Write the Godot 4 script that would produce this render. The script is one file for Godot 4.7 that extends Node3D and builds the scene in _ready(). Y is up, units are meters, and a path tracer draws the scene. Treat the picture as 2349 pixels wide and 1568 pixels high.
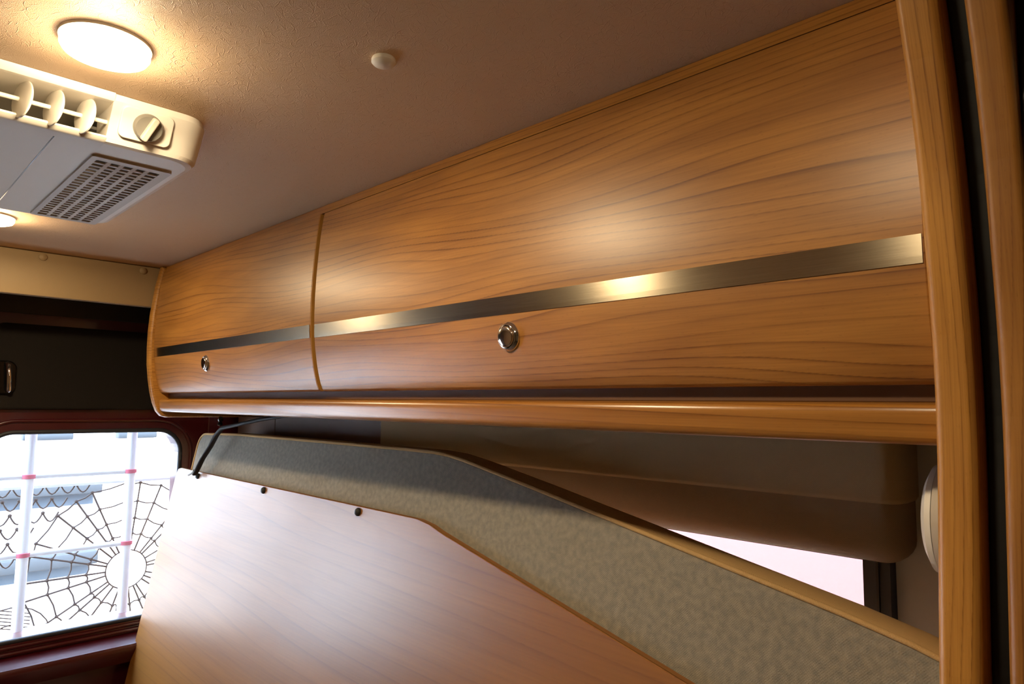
extends Node3D
# Interior of a camper van: overhead locker, folded bed, roof air unit, rear door window.
# x runs along the van (negative = rear door), y up, z towards the aisle. EYE is the camera height.

const EYE := 1.55
const CEIL := 1.93
var M := {}
var used := {}

# ------------------------------------------------------------------ mesh building
class MB:
	var V := PackedVector3Array()
	var N := PackedVector3Array()
	var U := PackedVector2Array()
	func tri(a: Vector3, b: Vector3, c: Vector3, na: Vector3, nb: Vector3, nc: Vector3, ua: Vector2, ub: Vector2, uc: Vector2) -> void:
		var g := (b - a).cross(c - a)
		if g.length_squared() < 1e-18:
			return
		if g.dot(na + nb + nc) > 0.0:
			V.append_array([a, c, b]); N.append_array([na, nc, nb]); U.append_array([ua, uc, ub])
		else:
			V.append_array([a, b, c]); N.append_array([na, nb, nc]); U.append_array([ua, ub, uc])
	func quad(a: Vector3, b: Vector3, c: Vector3, d: Vector3, na: Vector3, nb: Vector3, nc: Vector3, nd: Vector3, ua: Vector2, ub: Vector2, uc: Vector2, ud: Vector2) -> void:
		tri(a, b, c, na, nb, nc, ua, ub, uc)
		tri(a, c, d, na, nc, nd, ua, uc, ud)
	func flat(a: Vector3, b: Vector3, c: Vector3, d: Vector3, n: Vector3) -> void:
		quad(a, b, c, d, n, n, n, n, Vector2(a.x, a.y), Vector2(b.x, b.y), Vector2(c.x, c.y), Vector2(d.x, d.y))
	func mesh() -> ArrayMesh:
		var arr := []
		arr.resize(Mesh.ARRAY_MAX)
		arr[Mesh.ARRAY_VERTEX] = V
		arr[Mesh.ARRAY_NORMAL] = N
		arr[Mesh.ARRAY_TEX_UV] = U
		var m := ArrayMesh.new()
		m.add_surface_from_arrays(Mesh.PRIMITIVE_TRIANGLES, arr)
		return m

# frames: local (x, y) of an outline and local z of its extrusion
func frame_x() -> Transform3D:   # outline in (z, y), swept along +x
	return Transform3D(Basis(Vector3(0, 0, 1), Vector3(0, 1, 0), Vector3(1, 0, 0)), Vector3.ZERO)
func frame_z() -> Transform3D:   # outline in (x, y), swept along +z
	return Transform3D(Basis(Vector3(1, 0, 0), Vector3(0, 1, 0), Vector3(0, 0, 1)), Vector3.ZERO)
func frame_y() -> Transform3D:   # outline in (x, z), swept along +y
	return Transform3D(Basis(Vector3(1, 0, 0), Vector3(0, 0, 1), Vector3(0, 1, 0)), Vector3.ZERO)

func ccw(p: PackedVector2Array) -> PackedVector2Array:
	var q := p.duplicate()
	if Geometry2D.is_polygon_clockwise(q):
		q.reverse()
	return q

func edge_normals(p: PackedVector2Array) -> PackedVector2Array:
	var o := PackedVector2Array()
	for i in p.size():
		var d := (p[(i + 1) % p.size()] - p[i]).normalized()
		o.append(Vector2(d.y, -d.x))
	return o

func inset(p: PackedVector2Array, by: float) -> PackedVector2Array:
	var e := edge_normals(p)
	var o := PackedVector2Array()
	for i in p.size():
		var a := e[(i - 1 + p.size()) % p.size()]
		var b := e[i]
		var m := (a + b).normalized()
		o.append(p[i] - m * by / maxf(0.35, m.dot(b)))
	return o

# rings: array of [outline, height]; walls are smooth where the outline bends gently
func rings(mb: MB, f: Transform3D, list: Array, swap := false, cap0 := true, cap1 := true, smooth_rings := false) -> void:
	var count: int = list[0][0].size()
	var along := PackedFloat32Array([0.0])
	for i in count:
		along.append(along[i] + list[0][0][i].distance_to(list[0][0][(i + 1) % count]))
	for k in list.size() - 1:
		var A: PackedVector2Array = list[k][0]
		var B: PackedVector2Array = list[k + 1][0]
		var ha: float = list[k][1]
		var hb: float = list[k + 1][1]
		var e := edge_normals(A)
		for i in count:
			var j := (i + 1) % count
			var p := e[(i - 1 + count) % count]
			var n := e[(i + 1) % count]
			var c := e[i]
			var n0 := (c + p).normalized() if c.dot(p) > 0.8 else c
			var n1 := (c + n).normalized() if c.dot(n) > 0.8 else c
			var slopes := []
			for side in 2:
				var kk := k + side
				var lo := k
				var hi := k + 1
				if smooth_rings:
					lo = maxi(0, kk - 1)
					hi = mini(list.size() - 1, kk + 1)
				var grow: float = (list[hi][0][i] - list[lo][0][i]).dot(c)
				var dh: float = list[hi][1] - list[lo][1]
				slopes.append([grow, dh])
			var nn := []
			for side in 2:
				for nv in [n0, n1]:
					var s: Array = slopes[side]
					var v := Vector3(nv.x * absf(s[1]), nv.y * absf(s[1]), -s[0] * signf(s[1] if s[1] != 0.0 else 1.0))
					if v.length() < 1e-9:
						v = Vector3(nv.x, nv.y, 0)
					nn.append((f.basis * v).normalized())
			var u0 := Vector2(ha, along[i])
			var u1 := Vector2(ha, along[i + 1])
			var u2 := Vector2(hb, along[i + 1])
			var u3 := Vector2(hb, along[i])
			if swap:
				u0 = Vector2(u0.y, u0.x); u1 = Vector2(u1.y, u1.x); u2 = Vector2(u2.y, u2.x); u3 = Vector2(u3.y, u3.x)
			mb.quad(f * Vector3(A[i].x, A[i].y, ha), f * Vector3(A[j].x, A[j].y, ha), f * Vector3(B[j].x, B[j].y, hb), f * Vector3(B[i].x, B[i].y, hb), nn[0], nn[1], nn[3], nn[2], u0, u1, u2, u3)
	for side in 2:
		if (side == 0 and not cap0) or (side == 1 and not cap1):
			continue
		var r: Array = list[0] if side == 0 else list[list.size() - 1]
		var other: Array = list[1] if side == 0 else list[list.size() - 2]
		var P: PackedVector2Array = r[0]
		var n3 := (f.basis * Vector3(0, 0, signf(r[1] - other[1]))).normalized()
		var idx := Geometry2D.triangulate_polygon(P)
		for t in range(0, idx.size(), 3):
			var a := P[idx[t]]
			var b := P[idx[t + 1]]
			var c := P[idx[t + 2]]
			mb.tri(f * Vector3(a.x, a.y, r[1]), f * Vector3(b.x, b.y, r[1]), f * Vector3(c.x, c.y, r[1]), n3, n3, n3, a, b, c)

func extrude(mb: MB, f: Transform3D, poly: PackedVector2Array, a: float, b: float, bevel := 0.0, swap := false) -> void:
	var p := ccw(poly)
	if bevel > 0.0:
		var q := inset(p, bevel)
		var h := inset(p, bevel * 0.3)
		rings(mb, f, [[q, a], [h, a + bevel * 0.3], [p, a + bevel], [p, b - bevel], [h, b - bevel * 0.3], [q, b]], swap, true, true)
	else:
		rings(mb, f, [[p, a], [p, b]], swap)

func round_rect(x0: float, y0: float, x1: float, y1: float, r: float, n := 6) -> PackedVector2Array:
	var o := PackedVector2Array()
	var cs := [Vector2(x1 - r, y1 - r), Vector2(x0 + r, y1 - r), Vector2(x0 + r, y0 + r), Vector2(x1 - r, y0 + r)]
	for k in 4:
		for i in n + 1:
			var t := (k + float(i) / n) * PI / 2
			o.append(cs[k] + Vector2(cos(t), sin(t)) * r)
	return o

func circle(c: Vector2, r: float, n := 32) -> PackedVector2Array:
	var o := PackedVector2Array()
	for i in n:
		o.append(c + Vector2(cos(TAU * i / n), sin(TAU * i / n)) * r)
	return o

func box(mb: MB, lo: Vector3, hi: Vector3, bevel := 0.003, swap := false) -> void:
	var r := minf(bevel, 0.49 * minf(hi.x - lo.x, hi.y - lo.y))
	extrude(mb, frame_z(), round_rect(lo.x, lo.y, hi.x, hi.y, r, 2), lo.z, hi.z, minf(bevel, 0.49 * (hi.z - lo.z)), swap)

# a plate with a hole: outer and inner outlines with equal counts
func plate(mb: MB, f: Transform3D, inner: PackedVector2Array, outer: PackedVector2Array, a: float, b: float) -> void:
	var count := inner.size()
	var ei := edge_normals(inner)
	var eo := edge_normals(outer)
	for i in count:
		var j := (i + 1) % count
		for h in [a, b]:
			var n: Vector3 = f.basis * Vector3(0, 0, signf(h - (a + b) / 2))
			mb.quad(f * Vector3(inner[i].x, inner[i].y, h), f * Vector3(inner[j].x, inner[j].y, h), f * Vector3(outer[j].x, outer[j].y, h), f * Vector3(outer[i].x, outer[i].y, h), n, n, n, n, inner[i], inner[j], outer[j], outer[i])
		var ni: Vector3 = f.basis * Vector3(-ei[i].x, -ei[i].y, 0)
		mb.quad(f * Vector3(inner[i].x, inner[i].y, a), f * Vector3(inner[j].x, inner[j].y, a), f * Vector3(inner[j].x, inner[j].y, b), f * Vector3(inner[i].x, inner[i].y, b), ni, ni, ni, ni, Vector2(0, 0), Vector2(1, 0), Vector2(1, 1), Vector2(0, 1))
		if outer[i].distance_to(outer[j]) > 1e-6:
			var no: Vector3 = f.basis * Vector3(eo[i].x, eo[i].y, 0)
			mb.quad(f * Vector3(outer[i].x, outer[i].y, a), f * Vector3(outer[j].x, outer[j].y, a), f * Vector3(outer[j].x, outer[j].y, b), f * Vector3(outer[i].x, outer[i].y, b), no, no, no, no, Vector2(0, 0), Vector2(1, 0), Vector2(1, 1), Vector2(0, 1))

# profile of (radius, height) turned about the frame's z
func lathe(mb: MB, f: Transform3D, prof: Array, n := 40) -> void:
	var nor := []
	for k in prof.size() - 1:
		var d: Vector2 = prof[k + 1] - prof[k]
		nor.append(Vector2(d.y, -d.x).normalized())
	for k in prof.size() - 1:
		var na: Vector2 = nor[k]
		var nb: Vector2 = nor[k]
		if k > 0 and na.dot(nor[k - 1]) > 0.75:
			na = (na + nor[k - 1]).normalized()
		if k < nor.size() - 1 and nb.dot(nor[k + 1]) > 0.75:
			nb = (nb + nor[k + 1]).normalized()
		for i in n:
			var t0 := TAU * i / n
			var t1 := TAU * (i + 1) / n
			var c0 := Vector2(cos(t0), sin(t0))
			var c1 := Vector2(cos(t1), sin(t1))
			var A: Vector2 = prof[k]
			var B: Vector2 = prof[k + 1]
			mb.quad(f * Vector3(c0.x * A.x, c0.y * A.x, A.y), f * Vector3(c1.x * A.x, c1.y * A.x, A.y), f * Vector3(c1.x * B.x, c1.y * B.x, B.y), f * Vector3(c0.x * B.x, c0.y * B.x, B.y),
				(f.basis * Vector3(c0.x * na.x, c0.y * na.x, na.y)).normalized(), (f.basis * Vector3(c1.x * na.x, c1.y * na.x, na.y)).normalized(), (f.basis * Vector3(c1.x * nb.x, c1.y * nb.x, nb.y)).normalized(), (f.basis * Vector3(c0.x * nb.x, c0.y * nb.x, nb.y)).normalized(),
				Vector2(t0, A.y), Vector2(t1, A.y), Vector2(t1, B.y), Vector2(t0, B.y))

func tube(mb: MB, path: Array, r: float, n := 8, closed := false, squash := 1.0) -> void:
	var count := path.size()
	var last := count if closed else count - 1
	var up := Vector3(0.31, 0.9, 0.13)
	var rows := []
	for i in count:
		var a: Vector3 = path[(i - 1 + count) % count] if closed or i > 0 else path[i]
		var b: Vector3 = path[(i + 1) % count] if closed or i < count - 1 else path[i]
		var t := (b - a).normalized()
		var s := (up - t * up.dot(t)).normalized()
		up = s
		var q := t.cross(s)
		var row := []
		for k in n:
			var w := TAU * k / n
			row.append([path[i] + (s * cos(w) * squash + q * sin(w)) * r, (s * cos(w) + q * sin(w) * squash).normalized()])
		rows.append(row)
	for i in last:
		var A: Array = rows[i]
		var B: Array = rows[(i + 1) % count]
		for k in n:
			var l := (k + 1) % n
			mb.quad(A[k][0], A[l][0], B[l][0], B[k][0], A[k][1], A[l][1], B[l][1], B[k][1], Vector2(i, k), Vector2(i, k + 1), Vector2(i + 1, k + 1), Vector2(i + 1, k))
	if not closed:
		for end in [0, count - 1]:
			var d: Vector3 = (path[0] - path[1]).normalized() if end == 0 else (path[count - 1] - path[count - 2]).normalized()
			for k in range(1, n - 1):
				mb.tri(rows[end][0][0], rows[end][k][0], rows[end][k + 1][0], d, d, d, Vector2.ZERO, Vector2.ZERO, Vector2.ZERO)

func lathe_at(mb: MB, at: Vector3, axis: Vector3, prof: Array, n := 40) -> void:
	var z := axis.normalized()
	var x := z.cross(Vector3(0.2, 0.1, 1) if absf(z.z) < 0.8 else Vector3(0, 1, 0)).normalized()
	lathe(mb, Transform3D(Basis(x, z.cross(x), z), at), prof, n)

# ------------------------------------------------------------------ scene objects
func numbered(n: String) -> String:
	used[n] = used.get(n, -1) + 1
	return n if used[n] == 0 else "%s_%03d" % [n, used[n]]

func part(called: String, mb: MB, mat: Material, parent: Node3D, label := "") -> MeshInstance3D:
	var o := MeshInstance3D.new()
	o.name = called
	o.mesh = mb.mesh()
	o.material_override = mat
	o.cast_shadow = GeometryInstance3D.SHADOW_CASTING_SETTING_ON
	if label:
		o.set_meta("label", label)
	parent.add_child(o, true)
	return o

func thing(called: String, label: String, category: String, group := "") -> Node3D:
	var o := Node3D.new()
	o.name = numbered(called)
	o.set_meta("label", label)
	o.set_meta("category", category)
	if group:
		o.set_meta("group", group)
	add_child(o, true)
	return o

func struct(called: String, label := "") -> Node3D:
	var o := Node3D.new()
	o.name = called
	o.set_meta("kind", "structure")
	if label:
		o.set_meta("label", label)
	add_child(o, true)
	return o

# ------------------------------------------------------------------ materials
func mat(color: Color, rough: float, metal := 0.0, spec := 0.5) -> StandardMaterial3D:
	var m := StandardMaterial3D.new()
	m.albedo_color = color
	m.roughness = rough
	m.metallic = metal
	m.metallic_specular = spec
	return m

func noise_bytes(sd: int, freq: float, w0: int, h0: int, w: int, h: int, oct := 3) -> PackedByteArray:
	var n := FastNoiseLite.new()
	n.seed = sd
	n.noise_type = FastNoiseLite.TYPE_SIMPLEX_SMOOTH
	n.frequency = freq
	n.fractal_octaves = oct
	var im := n.get_image(w0, h0, false, false, true)
	im.convert(Image.FORMAT_L8)
	if w0 != w or h0 != h:
		im.resize(w, h, Image.INTERPOLATE_CUBIC)
	return im.get_data()

# wood veneer: u runs along the grain. light / dark are sRGB colours of the early and the late wood
func wood_image(sd: int, w: int, h: int, nrings: float, light: Color, dark: Color, sway: float, fleck: float, slant := 1.5, lines := 0.92) -> Image:
	var broad := noise_bytes(sd, 0.03, w / 16, h / 2, w, h, 2)
	# slow waves of the growth rings, on a coarse grid
	var wn := FastNoiseLite.new()
	wn.seed = sd + 1
	wn.noise_type = FastNoiseLite.TYPE_SIMPLEX_SMOOTH
	wn.frequency = 1.0
	wn.fractal_octaves = 2
	var gw := w / 16 + 2
	var gh := h / 8 + 2
	var grid := PackedFloat32Array()
	grid.resize(gw * gh)
	for gy in gh:
		for gx in gw:
			grid[gy * gw + gx] = wn.get_noise_2d(gx * 16.0 / 1500.0, gy * 8.0 / 260.0)
	var rowv := PackedFloat32Array()
	rowv.resize(gw)
	var fibre := noise_bytes(sd + 2, 0.25, w / 32, h, w, h, 2)
	var fine := noise_bytes(sd + 3, 0.45, w / 6, h, w, h, 1)
	var out := PackedByteArray()
	out.resize(w * h * 3)
	var at := 0
	var i := 0
	for y in h:
		var base := nrings * y / h + 0.5 * sin(y * 0.011 + sd) + 0.35 * sin(y * 0.023 + sd * 2.0)
		var gy0 := y / 8
		var ty := (y % 8) / 8.0
		for gx in gw:
			rowv[gx] = lerpf(grid[gy0 * gw + gx], grid[(gy0 + 1) * gw + gx], ty)
		for x in w:
			var ph := base + lerpf(rowv[x >> 4], rowv[(x >> 4) + 1], (x & 15) / 16.0) * sway + slant * x / w
			var fr := ph - floorf(ph)
			var which := floorf(ph)
			var strong := 0.22 + 0.78 * absf(sin(which * 12.9898 + sd))
			var ring := pow(fr, 10.0) if fr < 0.97 else (1.0 - fr) / 0.03 * 0.74
			ring *= strong * (0.72 + 0.40 * broad[i] / 255.0)
			var k := lines * ring + 0.30 * (broad[i] / 255.0 - 0.45) + 0.22 * (fibre[i] / 255.0 - 0.5)
			var f := fine[i] / 255.0
			if f > 0.86:
				k += fleck * (f - 0.86) * 4.0
			k = clampf(k + 0.12, -0.15, 1.1)
			out[at] = int(clampf(lerpf(light.r, dark.r, k), 0, 1) * 255.0)
			out[at + 1] = int(clampf(lerpf(light.g, dark.g, k), 0, 1) * 255.0)
			out[at + 2] = int(clampf(lerpf(light.b, dark.b, k), 0, 1) * 255.0)
			at += 3
			i += 1
	return Image.create_from_data(w, h, false, Image.FORMAT_RGB8, out)

func wood_mat(im: Image, metres: Vector2, rough: float, offset := Vector2.ZERO) -> StandardMaterial3D:
	var m := mat(Color(1, 1, 1), rough, 0.0, 0.5)
	m.albedo_texture = ImageTexture.create_from_image(im)
	m.uv1_scale = Vector3(1.0 / metres.x, 1.0 / metres.y, 1)
	m.uv1_offset = Vector3(offset.x, offset.y, 0)
	return m

func scribble_image(n: int, strokes: int, sd: int) -> Image:
	var rng := RandomNumberGenerator.new()
	rng.seed = sd
	var h := PackedFloat32Array()
	h.resize(n * n)
	h.fill(0.45)
	for s in strokes:
		var x := rng.randf() * n
		var y := rng.randf() * n
		var a := rng.randf() * TAU
		var turn := rng.randf_range(-0.04, 0.04)
		var depth := rng.randf_range(0.05, 0.22) * (1.0 if rng.randf() > 0.4 else -0.7)
		var length := rng.randi_range(15, 70)
		for k in length:
			var fade := sin(PI * k / length)
			for d in [-1.0, 0.0, 1.0]:
				var px := posmod(int(x - sin(a) * d), n)
				var py := posmod(int(y + cos(a) * d), n)
				h[py * n + px] += depth * fade * (1.0 if d == 0.0 else 0.45)
			x += cos(a)
			y += sin(a)
			a += turn
	var fine := noise_bytes(sd, 0.35, n, n, n, n, 2)
	var out := PackedByteArray()
	out.resize(n * n)
	for i in n * n:
		out[i] = int(clampf(h[i] + (fine[i] / 255.0 - 0.5) * 0.25, 0, 1) * 255)
	return Image.create_from_data(n, n, false, Image.FORMAT_L8, out)

func noise_tex(sd: int, freq: float, n: int, c0: Color, c1: Color, oct := 4) -> ImageTexture:
	var b := noise_bytes(sd, freq, n, n, n, n, oct)
	var out := PackedByteArray()
	out.resize(n * n * 3)
	for i in n * n:
		var c := c0.lerp(c1, b[i] / 255.0)
		out[i * 3] = int(c.r * 255)
		out[i * 3 + 1] = int(c.g * 255)
		out[i * 3 + 2] = int(c.b * 255)
	return ImageTexture.create_from_image(Image.create_from_data(n, n, false, Image.FORMAT_RGB8, out))

func streak_tex(sd: int, c0: Color, c1: Color) -> ImageTexture:
	var b := noise_bytes(sd, 0.4, 16, 256, 512, 256, 2)
	var out := PackedByteArray()
	out.resize(512 * 256 * 3)
	for i in 512 * 256:
		var c := c0.lerp(c1, b[i] / 255.0)
		out[i * 3] = int(c.r * 255)
		out[i * 3 + 1] = int(c.g * 255)
		out[i * 3 + 2] = int(c.b * 255)
	return ImageTexture.create_from_image(Image.create_from_data(512, 256, false, Image.FORMAT_RGB8, out))

func weave_image(n: int, cells: int, sd: int) -> Image:
	var b := noise_bytes(sd, 0.2, n, n, n, n, 3)
	var out := PackedByteArray()
	out.resize(n * n)
	for y in n:
		for x in n:
			var w := sin(TAU * cells * x / n) * sin(TAU * cells * y / n)
			out[y * n + x] = int(clampf(0.5 + 0.28 * w + (b[y * n + x] / 255.0 - 0.5) * 0.5, 0, 1) * 255)
	return Image.create_from_data(n, n, false, Image.FORMAT_L8, out)

func tri_planar(m: StandardMaterial3D, metres: float) -> void:
	m.uv1_triplanar = true
	m.uv1_world_triplanar = true
	m.uv1_scale = Vector3.ONE / metres

func relief(m: StandardMaterial3D, im: Image, cm: float) -> void:
	m.heightmap_enabled = true
	m.heightmap_texture = ImageTexture.create_from_image(im)
	m.heightmap_scale = cm

func materials() -> void:
	var door := wood_image(7, 1536, 768, 42.0, Color8(194, 138, 64), Color8(98, 54, 18), 2.2, 0.4)
	M.door = wood_mat(door, Vector2(1.06, 0.53), 0.36, Vector2(1.12, 0.0))
	M.door_two = wood_mat(door, Vector2(1.06, 0.53), 0.36, Vector2(1.95, 0.34))
	M.rail = wood_mat(door, Vector2(1.95, 0.40), 0.36, Vector2(1.06, 0.63))
	M.post = wood_mat(door, Vector2(1.0, 0.35), 0.34, Vector2(0.5, 0.2))
	M.post_two = wood_mat(door, Vector2(1.0, 0.35), 0.4, Vector2(0.3, 0.6))
	M.post_two.albedo_color = Color(0.86, 0.83, 0.8)
	var board := wood_image(31, 1280, 768, 30.0, Color8(186, 122, 50), Color8(122, 68, 24), 1.3, 0.3, 3.0, 0.5)
	M.board = wood_mat(board, Vector2(2.25, 0.98), 0.37, Vector2(1.06, 0.9))
	for k in ["door", "door_two", "rail"]:
		M[k].albedo_color = Color(0.90, 0.87, 0.84)
		M[k].roughness = 0.28 if k == "rail" else 0.38
		M[k].metallic_specular = 0.6
	M.board.albedo_color = Color(0.82, 0.82, 0.80)
	M.board.metallic_specular = 0.8
	M.edge = mat(Color8(150, 98, 44), 0.5)
	M.gap_edge = mat(Color8(172, 122, 52), 0.5)
	M.carcass = mat(Color8(96, 62, 36), 0.6)
	M.dark_wood = mat(Color8(100, 68, 44), 0.6)
	M.steel = mat(Color(1, 1, 1), 0.25, 1.0)
	M.steel.albedo_texture = streak_tex(44, Color8(176, 164, 142), Color8(212, 200, 178))
	M.steel.uv1_scale = Vector3(2.0, 24.0, 1)
	M.steel.anisotropy_enabled = true
	M.steel.anisotropy = -0.85
	M.chrome = mat(Color8(225, 225, 228), 0.06, 1.0)
	M.button = mat(Color8(214, 200, 186), 0.14, 1.0)
	M.vinyl = mat(Color8(202, 170, 136), 0.55, 0.0, 0.4)
	tri_planar(M.vinyl, 0.32)
	relief(M.vinyl, scribble_image(1024, 2600, 5), 0.2)
	M.plastic = mat(Color8(224, 217, 205), 0.45)
	M.plastic_dim = mat(Color8(186, 176, 162), 0.5)
	M.filter = mat(Color8(112, 108, 102), 0.9)
	M.dark_plastic = mat(Color8(34, 32, 30), 0.6)
	M.knob = mat(Color8(120, 116, 108), 0.35)
	M.cream = mat(Color8(152, 127, 90), 0.6)
	tri_planar(M.cream, 0.25)
	relief(M.cream, weave_image(512, 64, 3), 0.03)
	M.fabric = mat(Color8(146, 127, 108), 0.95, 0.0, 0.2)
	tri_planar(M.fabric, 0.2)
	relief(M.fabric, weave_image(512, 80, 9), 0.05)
	M.band = mat(Color8(172, 150, 118), 0.95, 0.0, 0.2)  # paler copy of the pelmet fabric; bounced daylight is put into its colour
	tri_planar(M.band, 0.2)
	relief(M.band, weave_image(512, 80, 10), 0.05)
	M.velour = mat(Color(1, 1, 1), 0.9, 0.0, 0.25)
	M.velour.albedo_texture = noise_tex(12, 0.03, 512, Color8(124, 121, 113), Color8(162, 151, 134), 5)
	tri_planar(M.velour, 0.22)
	relief(M.velour, weave_image(512, 70, 21), 0.08)
	M.velour.rim_enabled = true
	M.velour.rim = 0.35
	M.knit = mat(Color8(196, 160, 110), 0.9, 0.0, 0.25)
	tri_planar(M.knit, 0.16)
	relief(M.knit, weave_image(512, 60, 14), 0.07)
	M.red = mat(Color8(66, 11, 17), 0.28)
	M.red.clearcoat_enabled = true
	M.red.clearcoat = 0.6
	M.red.clearcoat_roughness = 0.08
	M.carpet = mat(Color8(38, 34, 31), 0.95, 0.0, 0.2)
	tri_planar(M.carpet, 0.2)
	relief(M.carpet, weave_image(512, 90, 33), 0.05)
	M.black = mat(Color8(16, 15, 15), 0.5)
	M.rubber = mat(Color8(40, 42, 48), 0.55)
	M.gloss_black = mat(Color8(10, 10, 10), 0.12)
	M.webbing = mat(Color8(18, 18, 22), 0.7)
	M.grey_wall = mat(Color8(186, 184, 184), 0.7)
	M.floor = mat(Color8(92, 78, 64), 0.6)
	M.white_paint = mat(Color8(206, 212, 216), 0.4)
	M.pink = mat(Color8(170, 74, 96), 0.5)
	M.cord = mat(Color8(44, 28, 20), 0.8)
	M.white_wall = mat(Color8(235, 234, 230), 0.85)
	M.ledge_foot = mat(Color8(82, 98, 110), 0.8)
	M.ledge = mat(Color8(38, 45, 50), 0.8)
	M.pink_wall = mat(Color8(116, 78, 70), 0.85)
	M.paving = mat(Color8(120, 114, 106), 0.9)
	M.glass = mat(Color(1, 1, 1, 0.04), 0.02)
	M.glass.transparency = BaseMaterial3D.TRANSPARENCY_ALPHA
	M.glow = mat(Color8(255, 240, 215), 0.4)
	M.glow.emission_enabled = true
	M.glow.emission = Color(1.0, 0.93, 0.80)
	M.glow.emission_energy_multiplier = 8.0

# ------------------------------------------------------------------ scene
func _ready() -> void:
	# camera
	var cam := Camera3D.new()
	cam.name = "camera"
	cam.fov = 53.3356
	cam.near = 0.02
	cam.far = 200.0
	cam.transform = Transform3D(Basis(Vector3(0.70562, 0.01112, -0.7085), Vector3(0.05701, 0.99574, 0.0724), Vector3(0.70629, -0.09148, 0.70198)).orthonormalized(), Vector3(0, EYE, 0))
	add_child(cam)
	cam.current = true
	# sky and exposure
	var env := Environment.new()
	var sky := Sky.new()
	var sm := ProceduralSkyMaterial.new()
	sm.sky_top_color = Color(0.69, 0.80, 0.93)
	sm.sky_horizon_color = Color(0.90, 0.94, 1.0)
	sm.ground_horizon_color = Color(0.7, 0.72, 0.74)
	sm.ground_bottom_color = Color(0.5, 0.5, 0.5)
	sm.sky_energy_multiplier = 5.6
	sm.ground_energy_multiplier = 1.5
	sky.sky_material = sm
	env.background_mode = Environment.BG_SKY
	env.sky = sky
	env.tonemap_mode = Environment.TONE_MAPPER_LINEAR
	env.tonemap_exposure = 0.66
	env.sdfgi_enabled = true
	env.ssao_enabled = true
	env.ssil_enabled = true
	var we := WorldEnvironment.new()
	we.name = "environment"
	we.environment = env
	add_child(we)
	# sun, over the van's roof onto the house walls outside
	var sun := DirectionalLight3D.new()
	sun.name = "sun"
	sun.light_energy = 14.0
	sun.light_color = Color(0.97, 0.985, 1.0)
	sun.light_angular_distance = 0.5
	sun.shadow_enabled = true
	sun.sky_mode = DirectionalLight3D.SKY_MODE_LIGHT_ONLY
	add_child(sun)
	sun.look_at_from_position(Vector3(4.5, 7, 1.6), Vector3(0, 0, 0))

	materials()
	shell()
	rear_doors()
	side_window()
	locker()
	partitions()
	bed()
	pelmets()
	air_unit()
	for l in [[-0.80, -0.18, "round ceiling lamp glowing right beside the air unit's louvred vent", 0.62], [-1.75, -0.205, "round ceiling lamp half hidden beyond the air unit's intake grille", 0.62], [-0.25, -0.18, "round ceiling lamp above the wooden partition panels", 0.22]]:
		lamp(l[0], l[1], l[2], l[3])
	small_things()
	outside()

func lamp(x: float, z: float, label: String, power: float) -> void:
	var o := thing("ceiling_lamp", label, "lamp", "round ceiling lamps")
	o.position = Vector3(x, CEIL, z)
	var a := MB.new()
	lathe_at(a, Vector3.ZERO, Vector3(0, -1, 0), [Vector2(0.0, -0.002), Vector2(0.0435, -0.002), Vector2(0.044, 0.001), Vector2(0.0435, 0.003), Vector2(0.042, 0.0032), Vector2(0.041, 0.003), Vector2(0.0, 0.003)], 48)
	part("rim", a, M.plastic, o)
	var b := MB.new()
	lathe_at(b, Vector3.ZERO, Vector3(0, -1, 0), [Vector2(0.0, 0.0035), Vector2(0.0425, 0.0035), Vector2(0.0425, 0.010), Vector2(0.040, 0.014), Vector2(0.032, 0.017), Vector2(0.018, 0.019), Vector2(0.0, 0.0195)], 48)
	part("lens", b, M.glow, o)
	var li := AreaLight3D.new()
	li.name = "light"
	li.light_color = Color(1.0, 0.90, 0.73)
	li.light_energy = power
	li.area_size = Vector2(0.066, 0.066)
	li.area_range = 8.0
	li.area_attenuation = 2.0
	li.shadow_enabled = true
	li.position = Vector3(0, -0.0205, 0)
	li.rotation_degrees = Vector3(-90, 0, 0)
	o.add_child(li)
	var side := OmniLight3D.new()
	side.name = "side_light"
	side.light_color = li.light_color
	side.light_energy = power * 0.20
	side.light_size = 0.025
	side.omni_range = 8.0
	side.omni_attenuation = 2.0
	side.shadow_enabled = true
	side.position = Vector3(0, -0.012, 0)
	o.add_child(side)

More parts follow.
